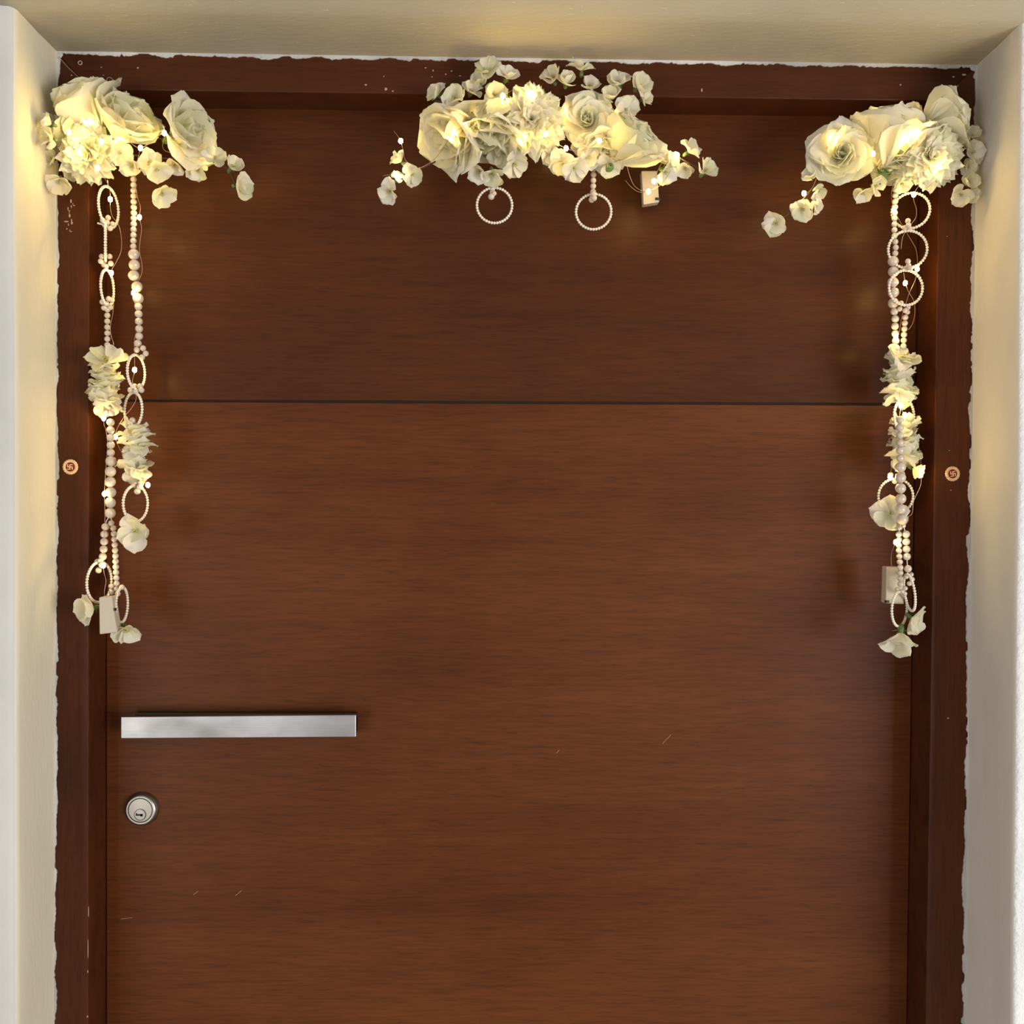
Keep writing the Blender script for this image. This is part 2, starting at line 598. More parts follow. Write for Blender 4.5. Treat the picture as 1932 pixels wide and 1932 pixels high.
def ragged(a, b, inward, wmin, wmax, n, parent, seed, thick=0.003):
    """a, b end points on the frame plane; inward = direction onto the frame"""
    v, f = [], []
    a, b = Vector(a), Vector(b)
    for i in range(n + 1):
        p = a.lerp(b, i / n)
        q = noise.noise(Vector((i * 0.09, seed, 0))) * 0.75 + noise.noise(Vector((i * 0.6, seed, 5))) * 0.3
        wd = wmin + (wmax - wmin) * min(1, max(0, 0.5 + q * 1.1))
        if noise.noise(Vector((i * 0.12, seed, 9))) > 0.36:
            wd *= 0.35
        e = p + inward * wd
        v += [(p.x - inward.x * .002, FP - thick, p.z - inward.z * .002), (e.x, FP - thick * .55, e.z), (e.x + inward.x * .0003, FP + 0.001, e.z + inward.z * .0003)]
    for i in range(n):
        for j in range(2):
            f.append((i * 3 + j, i * 3 + j + 1, (i + 1) * 3 + j + 1, (i + 1) * 3 + j))
    o = mesh_obj('caulk_strip', v, f, M['caulk'], parent)
    return o


X = Vector((1, 0, 0)); Z = Vector((0, 0, 1))
ragged(FOL_T, at(101.5, 1930, FP), X, 0.0004, 0.0042, 420, wl, 1.3)
ragged(FOR_T, at(1818.5, 1930, FP), -X, 0.0005, 0.0050, 420, wr, 4.7)
ragged(FOL_T, FOR_T, -Z, 0.0006, 0.0058, 420, wt, 8.1)
for (x, y, r_, par) in ((110, 103, .006, wt), (1838, 127, .006, wt)):
    mb = MB(); c = at(x, y, FP - .001)
    mb.ball(c, r_, 7, 4, (1, .25, .8)); mb.build('caulk_blob', M['caulk'], par)


def gap_line(a, b, r_, par):
    mb = MB(); pts = []
    for i in range(60):
        p = Vector(a).lerp(Vector(b), i / 59)
        pts.append((p.x + .0005 * math.sin(i * 2.1), FP - .0006, p.z + .0005 * math.sin(i * 1.3)))
    mb.tube(pts, r_, 4); mb.build('dark_gap', M['gap'], par)


gap_line(at(1838, 300, FP), at(1818.5, 1930, FP), .0011, wr)
gap_line(at(104.5, 600, FP), at(102, 1930, FP), .0009, wl)

# paint flecks, nail holes and scratches on the frame and door
def flecks(lst, par, y, mat=None, name='paint_fleck'):
    mb = MB()
    for (x, yy, w, h) in lst:
        c = at(x, yy, y - 0.0002)
        kk = 1 / ppm(y)
        mb.ball(c, 1.0, 6, 4, (w * kk / 2, 0.0005, h * kk / 2))
    o = mb.build(name, mat or M['fleck'], par)
    return o


flecks([(195, 142, 2.2, 2), (191, 127, 2.5, 2.5), (260, 128, 3.5, 3.5), (803, 128, 4, 2), (817, 133, 2.5, 4), (841, 140, 3, 3), (852, 134, 3, 3), (724, 144, 2, 3), (815, 145, 3, 2),
        (690, 160, 5, 3), (728, 168, 5, 6), (741, 172, 4, 3), (868, 143, 5, 2), (1799, 145, 5, 2.5), (1819, 141, 9, 4), (1699, 160, 4, 3), (1807, 162, 2, 4), (1324, 170, 3, 7), (135, 142, 3, 3)], t3, FP)
rr = random.Random(5)
flecks([(133 + 4 * math.sin(i * .9) + rr.uniform(-3, 3), 378 + i * 4.4 + rr.uniform(-3, 3), rr.uniform(1, 3.5), rr.uniform(1.5, 8)) for i in range(15)] + [(125, 418, 9, 3), (167, 1720, 1.6, 22), (166, 1790, 1.6, 40), (165.5, 1833, 2, 6), (165, 1918, 3, 4)], t1, FP)
flecks([(1789, 1355, 4, 3), (1791, 850, 3, 1.5), (1794, 925, 3, 2), (1787, 446, 2.5, 2)], t2, FP)
sm = plain('scratch', (0.30, 0.15, 0.085), 0.6)
mb = MB()
for (x0, y0, x1, y1) in ((365, 1688, 374, 1681), (444, 1690, 456, 1680), (1250, 1403, 1266, 1386), (1050, 1421, 1055, 1415), (228, 1734, 250, 1731)):
    mb.tube([at(x0, y0, -.0001), at(x1, y1, -.0001)], 0.0005, 4)
o = mb.build('scratch_marks', sm, p2)
# small screw hole with a pale rim
c = at(151.3, 118.7, FP)
mb = MB(); mb.tube([(c.x + .0023 * math.cos(a * math.pi / 8), FP - .0003, c.z + .0023 * math.sin(a * math.pi / 8)) for a in range(16)], .0007, 5, True)
so = mb.build('screw_hole', M['fleck'], t3)
mb = MB(); mb.ball((c.x, FP, c.z), .0017, 8, 4, (1, .3, 1)); mb.build('hole_centre', M['black'], so)


# ------------------------------------------------------------------ petals and flowers
def petal_mesh(name, L_, W_, cup, curl, ruf, notch, seed, mat, nu=6, nv=6, base=0.12, twist=0.0):
    rr = random.Random(seed)
    ph, ph2, fr = rr.uniform(0, 6.28), rr.uniform(0, 6.28), rr.uniform(3.0, 4.6)
    v, f = [], []
    for i in range(nv + 1):
        t = 1 - (1 - i / nv) ** 1.45
        if t < .6:
            w = base + (1 - base) * math.sin(t / .6 * math.pi / 2) ** .85
        else:
            w = math.sqrt(max(0, 1 - .95 * ((t - .6) / .4) ** 2.5))
        w *= W_ / 2
        for j in range(nu + 1):
            u = -1 + 2 * j / nu
            ln = L_ * t * (1 - 0.10 * u * u * t ** 3)
            ln += L_ * t ** 5 * (0.022 * math.sin(u * fr * 1.7 + ph2) + notch * (abs(math.sin(u * 3.3)) - 0.6))
            x = u * w * (1 + .05 * math.sin(t * 9 + ph2))
            ue = u * w / (W_ / 2)
            z = cup * W_ * ue * ue * (1 - .25 * t) + curl * L_ * t ** 2.4 + ruf * L_ * t * t * math.sin(ue * fr + ph) + .28 * ruf * L_ * t ** 3 * math.sin(ue * fr * 2.3 + ph2)
            z += twist * ue * W_ * t
            v.append((x, ln, z))
    for i in range(nv):
        for j in range(nu):
            a = i * (nu + 1) + j
            f.append((a, a + 1, a + nu + 2, a + nu + 1))
    me = bpy.data.meshes.new(name)
    me.from_pydata(v, [], f)
    me.materials.append(mat)
    me.polygons.foreach_set('use_smooth', [True] * len(f))
    me.update()
    return me


# unit-length petals (length 1), scaled when placed
P_BIG = [petal_mesh('rose_petal_mesh', 1, 1.15, 0.34, c_, r_, 0.0, 10 + i, mt, 8, 8) for i, (c_, r_, mt) in enumerate([(-.10, .04, M['petal']), (-.28, .06, M['petal_w']), (.05, .04, M['petal_g']), (-.2, .07, M['petal']), (-.35, .05, M['petal'])])]
P_IN = [petal_mesh('inner_petal_mesh', 1, 0.95, 0.45, c_, r_, 0.0, 30 + i, mt, 6, 7) for i, (c_, r_, mt) in enumerate([(.12, .06, M['petal']), (.2, .08, M['petal_g']), (-.05, .1, M['petal'])])]
P_MUM = [petal_mesh('carnation_petal_mesh', 1, 0.48, 0.26, c_, r_, .035, 50 + i, mt, 6, 6, 0.2) for i, (c_, r_, mt) in enumerate([(-.12, .05, M['petal']), (.12, .07, M['petal_w']), (.0, .09, M['petal_g']), (-.22, .05, M['petal'])])]
P_SM = [petal_mesh('blossom_petal_mesh', 1, 1.12, 0.30, c_, r_, 0.0, 70 + i, mt, 6, 6, 0.14, tw) for i, (c_, r_, mt, tw) in enumerate([(-.12, .05, M['petal_w'], .15), (.15, .08, M['petal'], -.15), (-.35, .09, M['petal_w'], 0.05), (.02, .08, M['petal_g'], -.2), (.3, .06, M['petal'], .1)])]
P_ST = [petal_mesh('ruffle_petal_mesh', 1, 0.95, 0.18, c_, r_, .03, 90 + i, mt, 7, 6, 0.2) for i, (c_, r_, mt) in enumerate([(-.1, .10, M['petal_w']), (-.25, .12, M['petal']), (.1, .14, M['petal_w']), (-.35, .10, M['petal_g'])])]


def centre_mesh(name, r, kind):
    mb = MB()
    mb.ball((0, 0, -r * .25), r * .16, 8, 5, (1, 1, 1.6))
    for j in range(5):                                # calyx sepals behind
        a = 2 * math.pi * j / 5
        c, s_ = math.cos(a), math.sin(a)
        q = r * .30
        mb.add([(0, 0, -r * .20), (c * q * .6 - s_ * q * .22, s_ * q * .6 + c * q * .22, -r * .12), (c * q * 1.35, s_ * q * 1.35, -r * .03), (c * q * .6 + s_ * q * .22, s_ * q * .6 - c * q * .22, -r * .12)], [(0, 1, 2, 3)])
    nf = len(mb.f)
    if kind:
        for j in range(7):
            a = 2.4 * j
            q = r * (.05 + .016 * j)
            mb.tube([(0, 0, 0), (q * math.cos(a), q * math.sin(a), r * .32)], r * .022, 4)
            mb.ball((q * math.cos(a), q * math.sin(a), r * .33), r * .045, 5, 3)
    me = bpy.data.meshes.new(name)
    me.from_pydata([tuple(p) for p in mb.v], [], mb.f)
    me.materials.append(M['green']); me.materials.append(M['stamen'])
    for i, p in enumerate(me.polygons):
        p.material_index = 1 if i >= nf else 0
    me.update()
    return me


C_SM = centre_mesh('blossom_centre_mesh', 1.0, True)
C_BG = centre_mesh('flower_base_mesh', 0.6, False)


def orient(face, roll):
    d = Vector((face[0], -face[2], face[1])).normalized()
    return (d.to_track_quat('Z', 'Y') @ Quaternion((0, 0, 1), roll)).to_matrix().to_4x4()


def put(parent, name, me, origin, rot, scale, label=None):
    o = link_mesh(name, me, parent, Matrix.Translation(Vector(origin) - parent.location) @ rot @ Matrix.Scale(scale, 4))
    if label:
        o['label'] = label
    return o


def petals(fl, name, meshes, n, tilt, size, rr, a0=0.0, zoff=0.0, jt=8, wj=.12, roff=0.0, spin=.22):
    for j in range(n):
        a = a0 + 2 * math.pi * j / n + rr.uniform(-.18, .18) * (6 / max(n, 6))
        t = R(tilt + rr.uniform(-jt, jt))
        s = size * rr.uniform(1 - wj, 1 + wj * .6)
        m_ = Matrix.Rotation(a, 4, 'Z') @ Matrix.Translation((0, roff, zoff)) @ Matrix.Rotation(t, 4, 'X') @ Matrix.Rotation(spin + rr.uniform(-.06, .06), 4, 'Y') @ Matrix.Diagonal((s * rr.uniform(.9, 1.1), s, s, 1))
        link_mesh(name, rr.choice(meshes), fl, m_)


def rose(par, px, py, rad, face, seed, y=-0.078, label=None, openness=1.0, star=False):
    """open silk rose; rad in pixels"""
    rr = random.Random(seed)
    k_ = 1 / ppm(y)
    r = rad * k_
    rot = orient(face, rr.uniform(0, 6.28))
    d = Vector((face[0], -face[2], face[1])).normalized()
    fl = put(par, 'rose', C_BG, at(px, py, y) - d * r * .25, rot, r, label)
    o_ = openness
    petals(fl, 'petal', P_BIG, 6, (30 if star else 28), 1.06, rr, 0, 0, 9)
    petals(fl, 'petal', P_BIG, 5, 48, 0.92, rr, .5, .02, 8)
    if star:
        petals(fl, 'petal', P_IN, 6, 52, 0.62, rr, .2, .05, 14)
        petals(fl, 'petal', [P_IN[1]], 4, 70, 0.45, rr, .2, .08, 10)
    else:
        petals(fl, 'petal', P_IN, 5, 66, 0.74, rr, .2, .04, 8)
        petals(fl, 'petal', P_IN, 3, 80, 0.58, rr, .9, .06, 6)
    return fl


def cup(par, bx, by, tx, ty, wpx, out, seed, y=-0.080, label=None):
    """silk rose seen from its side: base pixel, rim pixel, width of the rim in pixels"""
    rr = random.Random(seed)
    k_ = 1 / ppm(y)
    dx, dy = tx - bx, by - ty
    ln = math.hypot(dx, dy)
    h = ln / max(.35, math.sqrt(1 - out * out)) if out < .9 else ln
    d = (dx / ln * math.sqrt(1 - out * out), dy / ln * math.sqrt(1 - out * out), out)
    half = math.atan2(wpx / 2, h)
    s_ = math.hypot(wpx / 2, h) * k_ * .82
    fl = put(par, 'rose', C_BG, at(bx, by, y), orient(d, rr.uniform(0, 6.28)), s_, label)
    tl = 90 - math.degrees(half)
    petals(fl, 'petal', P_BIG, 5, tl - 6, 1.0, rr, 0, 0, 4, .08)
    petals(fl, 'petal', P_BIG, 5, tl + 6, .93, rr, .6, .02, 4, .08)
    petals(fl, 'petal', P_IN, 4, min(80, tl + 17), .80, rr, .2, .04, 4, .1)
    petals(fl, 'petal', P_IN, 3, 86, .64, rr, .9, .06, 4, .1)
    return fl


def carnation(par, px, py, rad, face, seed, y=-0.078, label=None):
    rr = random.Random(seed)
    r = rad / ppm(y)
    d = Vector((face[0], -face[2], face[1])).normalized()
    fl = put(par, 'carnation', C_BG, at(px, py, y) - d * r * .15, orient(face, rr.uniform(0, 6.28)), r, label)
    for n, tl, s in ((19, -4, 1.0), (18, 12, .97), (16, 27, .90), (13, 42, .80), (10, 57, .68), (7, 72, .56)):
        petals(fl, 'petal', P_MUM, n, tl, s, rr, rr.uniform(0, 1), .02, 5, .1, 0.0, .15)
    return fl


def blossom(par, px, py, rad, face, seed, y=-0.085, tilt=26, label=None, n=5):
    rr = random.Random(seed)
    r = rad / ppm(y)
    fl = put(par, 'blossom', C_SM, at(px, py, y), orient(face, rr.uniform(0, 6.28)), r, label)
    petals(fl, 'petal', P_SM, n, tilt + rr.uniform(-4, 16), 1.08, rr, 0, 0, 20, .1, .03, rr.uniform(-.2, .2))
    return fl


def ruffle_stack(par, px, py, w, h, seed, y=-0.068, label=None, tail=True, lean=0.0):
    """a tassel of ruffled petals threaded on the strand, seen from the side"""
    rr = random.Random(seed)
    k_ = 1 / ppm(y)
    c = at(px, py, y)
    W_, H_ = w * k_ / 2, h * k_
    mb = MB()
    mb.tube([(0, 0, H_ * .5), (0, 0, -H_ * .5)], .0016, 6)
    fl = mb.build('ruffled_flower', M['cord'], par)
    fl.location = c - par.location
    if label:
        fl['label'] = label
    nl = 7
    for i in range(nl):
        z = H_ * (.34 - .66 * i / (nl - 1))
        nn = 7
        for j in range(nn):
            a = 2 * math.pi * (j + .5 * (i % 2)) / nn + rr.uniform(-.25, .25)
            tl = R(rr.uniform(22, 66) * (1 if (i + j) % 3 else -1) * (-1 if i > 4 and j % 2 else 1))
            s = W_ * rr.uniform(.88, 1.1)
            m_ = Matrix.Translation((lean * z, 0, z)) @ Matrix.Rotation(a, 4, 'Z') @ Matrix.Rotation(tl, 4, 'X') @ Matrix.Diagonal((s * 1.05, s, s, 1))
            link_mesh('petal', rr.choice(P_ST), fl, m_)
    if tail:
        for j in range(5):
            a = 2 * math.pi * j / 5 + 1
            m_ = Matrix.Translation((0, 0, -H_ * .42)) @ Matrix.Rotation(a, 4, 'Z') @ Matrix.Rotation(R(22), 4, 'X') @ Matrix.Diagonal((W_ * 1.1, W_ * 1.05, W_, 1))
            link_mesh('petal', P_SM[j % 4], fl, m_)
    return fl


# ------------------------------------------------------------------ pearls
def unit_ball(name, mat, u=14, w=9):
    mb = MB(); mb.ball((0, 0, 0), 1, u, w)
    me = bpy.data.meshes.new(name)
    me.from_pydata([tuple(p) for p in mb.v], [], mb.f)
    me.materials.append(mat)
    me.polygons.foreach_set('use_smooth', [True] * len(mb.f))
    me.update()
    return me


PEARL = unit_ball('pearl_mesh', M['pearl'])


def pearl(par, px, py, rad, y=-0.068):
    c = at(px, py, y)
    o = bpy.data.objects.new('pearl', PEARL)
    COL.objects.link(o)
    o.parent = par
    o.location = c - par.location
    s = rad / ppm(y)
    o.scale = (s, s, s)
    return o


def ring(par, px, py, rx, ry, y=-0.068, sgn=1, lean=0.0):
    """a beaded ring turned about the upright so it shows rx wide"""
    k_ = 1 / ppm(y)
    Rr = ry * k_
    th = math.acos(min(1, rx / ry)) * sgn - math.atan((px - 966) / F)
    c = at(px, py, y)
    mb = MB()
    n = 40
    mb.tube([(Rr * math.sin(2 * math.pi * i / n), 0, Rr * math.cos(2 * math.pi * i / n)) for i in range(n)], .0008, 5, True)
    o = mb.build('pearl_ring', M['cord'], par)
    o.matrix_local = Matrix.Translation(c - par.location) @ Matrix.Rotation(lean, 4, 'Y') @ Matrix.Rotation(th, 4, 'Z')
    nb = int(2 * math.pi * Rr / .0034)
    mb = MB()
    for i in range(nb):
        a = 2 * math.pi * i / nb
        mb.ball((Rr * math.sin(a), 0, Rr * math.cos(a)), .00192, 8, 5)
    bd = mb.build('beads', M['pearl2'], o, True)
    bd['kind'] = 'stuff'
    return o


def knot(par, px, py, pts, rad=5.4, y=-0.070):
    for (dx, dy) in pts:
        pearl(par, px + dx, py + dy, rad, y - .003 * ((dx + dy) % 3 - 1))


def cord(par, pts, y=-0.068, r_=.0006, name='cord', mat=None, k_=4):
    mb = MB()
    P = spline([at(p[0], p[1], p[2] if len(p) > 2 else y) for p in pts], k_)
    mb.tube([p - par.location for p in P], r_, 5)
    return mb.build(name, mat or M['cord'], par, True)


def run(par, pts, rad, y=-0.068, step=None):
    """pearls evenly along a pixel polyline"""
    step = step or rad * 1.88
    d = [0]
    for a, b_ in zip(pts, pts[1:]):
        d.append(d[-1] + math.hypot(b_[0] - a[0], b_[1] - a[1]))
    n = max(1, round(d[-1] / step))
    cord(par, [pts[0], pts[-1]] if len(pts) < 3 else pts, y, .0006)
    for i in range(n + 1):
        t = d[-1] * i / n
        j = max(q for q in range(len(pts)) if d[q] <= t + 1e-6)
        j = min(j, len(pts) - 2)
        u = (t - d[j]) / (d[j + 1] - d[j])
        pearl(par, pts[j][0] + (pts[j + 1][0] - pts[j][0]) * u, pts[j][1] + (pts[j + 1][1] - pts[j][1]) * u, rad, y)


# ------------------------------------------------------------------ left swag
sw = thing('floral_swag', 'white silk flower swag on the upper left corner of the door frame', 'garland', at(200, 260, -0.06), 'silk flower swags along the door head')
cup(sw, 192, 240, 146, 150, 112, .25, 1, y=-.085, label='upright white silk rose at the top left')
cup(sw, 218, 262, 284, 200, 112, .45, 2, y=-.085, label='closed broad petalled white silk rose')
cup(sw, 325, 260, 395, 250, 124, .50, 3, y=-.080, label='white silk rose turned to the right, at the right end')
cup(sw, 160, 265, 112, 228, 80, .45, 4, y=-.078)
carnation(sw, 165, 290, 62, (-.10, -.25, .95), 5, y=-.100, label='warmly lit cream carnation')
for i, (x, y, r_, f_, yy) in enumerate([
        (102, 232, 17, (-.5, .3, .7), -.080), (99, 262, 24, (-.6, 0, .7), -.116), (97, 234, 22, (-.7, .2, .6), -.118), (100, 300, 19, (-.2, -.2, .9), -.084), (112, 340, 27, (.1, -.7, .6), -.09),  # two forward blossoms placed, one added, to screen the wall from a bulb
        (214, 186, 18, (.2, .8, .4), -.085), (250, 312, 26, (.1, -.5, .8), -.09), (282, 305, 24, (.3, -.3, .8), -.085), (296, 318, 26, (.3, -.6, .7), -.09),
        (305, 362, 27, (.35, -.75, .5), -.092), (373, 318, 24, (.2, -.7, .6), -.075), (405, 300, 23, (.3, .2, .8), -.085), (436, 318, 25, (.55, .4, .6), -.088),
        (448, 352, 30, (.75, -.25, .5), -.092), (228, 290, 24, (.2, -.1, .9), -.095), (140, 320, 22, (-.1, -.5, .8), -.08), (330, 310, 22, (.0, -.6, .8), -.078)]):
    blossom(sw, x, y, r_, f_, 100 + i, y=yy, tilt=30)
cord(sw, [(230, 290, -.07), (330, 300, -.07), (385, 296, -.075), (408, 306, -.082), (432, 322, -.084), (445, 350, -.086)], name='stem', r_=.0011, mat=M['stem'])
cord(sw, [(125, 300, -.065), (160, 240, -.065), (250, 250, -.065), (340, 270, -.07)], name='stem', r_=.0014, mat=M['stem'])
cord(sw, [(200, 158, -.066), (203, 147, -.062), (211, 148, -.062), (215, 158, -.066), (212, 168, -.07)], name='hanging_loop', r_=.0004, mat=M['thread'])
cord(sw, [(111, 107, -.062), (127, 126, -.062), (146, 144, -.066), (170, 175, -.07)], name='hanging_thread', r_=.0003, mat=M['thread'])

# ------------------------------------------------------------------ centre swag
sc = thing('floral_swag', 'arched white silk flower swag at the middle of the door head', 'garland', at(1030, 250, -0.06), 'silk flower swags along the door head')
cup(sc, 890, 238, 812, 300, 122, .5, 11, y=-.088, label='drooping white silk rose at the left end')
cup(sc, 945, 195, 905, 318, 84, .30, 12, y=-.085)
cup(sc, 935, 250, 905, 190, 70, .5, 17, y=-.080)
carnation(sc, 1003, 225, 70, (.0, .0, 1), 13, y=-.108, label='full cream carnation at the middle')
rose(sc, 1108, 228, 58, (-.10, .1, .95), 14, y=-.088, label='open white silk rose with a green centre', star=True)
cup(sc, 1160, 306, 1222, 240, 122, .5, 15, y=-.086, label='closed broad petalled white silk rose at the right end')
cup(sc, 1142, 250, 1128, 322, 80, .4, 16, y=-.076)
for i, (x, y, r_, f_, yy) in enumerate([
        (826, 180, 22, (-.6, .2, .7), -.088), (858, 186, 28, (.1, -.1, .95), -.092), (888, 175, 22, (.3, .5, .8), -.085), (907, 160, 24, (-.2, .4, .8), -.08),
        (920, 137, 27, (-.1, .5, .8), -.088), (956, 148, 26, (.4, .4, .8), -.088), (935, 180, 26, (0, .1, 1), -.09), (1045, 150, 26, (-.3, .6, .7), -.085),
        (1068, 158, 24, (.1, .4, .8), -.088), (1097, 133, 27, (.0, .75, .5), -.088), (1112, 168, 24, (.1, .5, .8), -.085), (1150, 185, 25, (-.1, .2, .9), -.088),
        (1168, 160, 25, (-.3, .4, .8), -.09), (1203, 165, 28, (.35, .2, .85), -.09), (1182, 208, 26, (.1, -.1, .9), -.085), (1213, 188, 20, (.5, -.2, .8), -.086),
        (905, 322, 24, (-.2, -.7, .6), -.085), (928, 325, 26, (.1, -.85, .4), -.088), (950, 290, 28, (.2, -.3, .9), -.085), (968, 308, 28, (.5, -.6, .6), -.088),
        (1040, 290, 24, (-.2, -.5, .8), -.085), (1062, 305, 27, (-.1, -.6, .7), -.088), (1083, 316, 27, (.0, -.5, .8), -.09), (1108, 296, 24, (.2, -.4, .8), -.085),
        (1148, 308, 27, (.0, -.8, .5), -.085), (1240, 300, 24, (.6, .3, .7), -.082), (1252, 322, 27, (.5, -.5, .6), -.086), (1262, 305, 20, (.6, .2, .7), -.082),
        (1298, 287, 24, (.7, .5, .4), -.088), (1293, 315, 20, (-.2, -.8, .5), -.084), (1327, 325, 26, (.4, .5, .7), -.09),
        (757, 305, 22, (-.6, .5, .5), -.084), (778, 328, 23, (.2, -.5, .8), -.086), (748, 338, 16, (.3, .6, .6), -.084), (737, 360, 25, (-.4, -.5, .7), -.09)]):
    blossom(sc, x, y, r_, f_, 200 + i, y=yy, tilt=30)
cord(sc, [(1240, 300, -.075), (1270, 295, -.08), (1300, 308, -.082), (1322, 322, -.084)], name='stem', r_=.0010, mat=M['stem'])
cord(sc, [(830, 300, -.075), (795, 318, -.078), (768, 322, -.08), (742, 345, -.084)], name='stem', r_=.0010, mat=M['stem'])
cord(sc, [(820, 190, -.065), (900, 200, -.066), (1000, 210, -.066), (1120, 200, -.066), (1210, 230, -.068), (1245, 300, -.075)], name='stem', r_=.0014, mat=M['stem'])
cord(sc, [(1148, 172, -.070), (1140, 172, -.066), (1139, 180, -.066), (1146, 168, -.066), (1153, 168, -.068)], name='hanging_loop', r_=.0004, mat=M['thread'])

# ------------------------------------------------------------------ right swag
sr = thing('floral_swag', 'white silk flower swag on the upper right corner of the door frame', 'garland', at(1700, 270, -0.06), 'silk flower swags along the door head')
rose(sr, 1588, 292, 70, (-.10, -.05, 1), 21, y=-.092, label='wide open white silk rose with a green centre, at the left end', star=True)
cup(sr, 1668, 318, 1684, 184, 84, .25, 22, y=-.085)
cup(sr, 1738, 244, 1830, 200, 84, .28, 23, y=-.082, label='greyish white silk rose in the top corner')
cup(sr, 1735, 300, 1712, 222, 80, .4, 24, y=-.078)
carnation(sr, 1756, 295, 66, (.05, -.15, 1), 25, y=-.104, label='warmly lit cream carnation')
cup(sr, 1690, 290, 1670, 345, 70, .4, 26, y=-.076)
for i, (x, y, r_, f_, yy) in enumerate([
        (1832, 260, 20, (.1, .5, .8), -.084), (1834, 288, 22, (.1, -.1, .9), -.085), (1822, 318, 20, (.1, .1, .9), -.08), (1822, 345, 24, (.2, .2, .9), -.088),
        (1812, 366, 24, (-.2, -.5, .8), -.09), (1830, 368, 18, (.3, -.4, .8), -.085), (1650, 350, 22, (.3, -.3, .8), -.082), (1627, 362, 22, (0, -.7, .6), -.08),
        (1530, 335, 20, (-.5, .2, .8), -.086), (1543, 358, 18, (.1, -.7, .6), -.084), (1515, 392, 24, (-.2, -.6, .7), -.088), (1537, 388, 17, (.4, -.4, .7), -.086),
        (1465, 421, 28, (-.45, -.35, .8), -.09), (1702, 345, 20, (0, -.7, .6), -.085), (1720, 215, 20, (-.2, .3, .8), -.078)]):
    blossom(sr, x, y, r_, f_, 300 + i, y=yy, tilt=30)
cord(sr, [(1580, 330, -.075), (1545, 345, -.08), (1520, 370, -.083), (1490, 402, -.085), (1468, 415, -.086)], name='stem', r_=.0009, mat=M['stem'])
cord(sr, [(1560, 290, -.066), (1660, 270, -.066), (1760, 260, -.066), (1830, 300, -.07), (1825, 360, -.075)], name='stem', r_=.0014, mat=M['stem'])

# ------------------------------------------------------------------ pearl strands
G = 'pearl strands hanging from the swags'
YS = -0.070
a = thing('pearl_strand', 'pearl strand nearest the left frame post, with narrow rings above a ruffled flower', 'bead strand', at(203, 360, YS), G)

cord(a, [(203, 340, -.08), (204, 352, YS)])
ring(a, 205, 391, 18, 37, YS)
knot(a, 200, 420, [(-6, -4), (4, -9), (12, 3), (8, 11), (-2, 5), (2, 0)], 5.2, YS - .003)
cord(a, [(184, 421), (192, 423), (198, 426)], YS - .004, .0012, 'cord_end')
ring(a, 199, 457, 1.0, 35, YS)
knot(a, 200, 496, [(-8, -12), (7, -12), (-10, -3), (9, 1), (0, 6), (-4, 4)], 5.2, YS - .003)
ring(a, 202.5, 543, 12, 33, YS)
knot(a, 202, 574, [(-9, -4), (9, -8), (-1, -1), (6, 6), (-6, 7), (3, -10)], 5.2, YS - .003)
run(a, [(202.5, 584), (202.5, 662)], 5.6, YS, 11.2)
blossom(a, 203, 684, 40, (.0, .55, .75), 401, y=YS - .012, tilt=14)
ruffle_stack(a, 201, 732, 72, 74, 402, y=YS, label='ruffled white flower threaded on the strand')
knot(a, 205, 778, [(0, -9), (-5, 0), (6, 2)], 5.4, YS)
run(a, [(208.5, 797), (209, 854)], 7.5, YS, 14.2)
run(a, [(209.5, 870), (208.5, 890), (208, 910), (209, 930), (208, 949), (208, 968)], 10.2, YS, 19.6)
run(a, [(199, 994), (197, 1008), (196.5, 1023), (195.5, 1037), (194, 1050)], 7.4, YS, 14)
cord(a, [(207, 975), (199, 990), (194, 1052), (188, 1062)], YS)
ring(a, 187.5, 1098, 22, 38, YS)
knot(a, 187, 1066, [(-3, -6), (5, 0), (-1, 10), (3, -8)], 6.0, YS - .003)
blossom(a, 176, 1147, 31, (-.55, -.1, .75), 403, y=-.088, tilt=24)
run(a, [(210, 987), (214.5, 998), (216, 1020), (218, 1050), (219, 1080), (220, 1101)], 5.8, YS, 10.4)
cord(a, [(208, 975), (214, 998), (219, 1080), (221, 1108)], YS)
knot(a, 218, 1110, [(-8, -4), (-7, 7), (4, 10), (12, -2), (2, 1)], 5.4, YS - .003)
ring(a, 230, 1141, 11, 33, YS)
blossom(a, 236, 1186, 29, (.45, -.55, .65), 404, y=YS - .01, tilt=30)

b_ = thing('pearl_strand', 'left side pearl strand farther from the frame post, starting with a long run of pearls', 'bead strand', at(251, 330, YS), G)

run(b_, [(252, 328), (252.5, 400), (251.5, 465)], 5.8, YS, 10.6)
run(b_, [(252.5, 480), (253.5, 500), (252.5, 520)], 10.3, YS, 20)
run(b_, [(258.5, 541), (260.5, 563)], 10.3, YS, 22)
run(b_, [(261, 578.5), (261.5, 592), (262, 606), (262.5, 620), (262.5, 634), (260, 648)], 7.3, YS, 14)
knot(b_, 260, 662, [(-2, -2), (10, -5), (15, 5), (8, 12)], 5.6, YS)
ring(b_, 257, 702, 16, 32, YS)
knot(b_, 256, 733, [(-10, 3), (-2, -4), (8, -4), (11, 3), (0, 5)], 5.5, YS - .003)
ring(b_, 251.5, 773, 15, 32, YS, -1)
knot(b_, 250, 803, [(-10, 0), (0, -10), (6, 1), (-4, -3)], 5.8, YS - .003)
ruffle_stack(b_, 256, 852, 74, 92, 411, y=YS, label='ruffled white flower threaded on the strand')

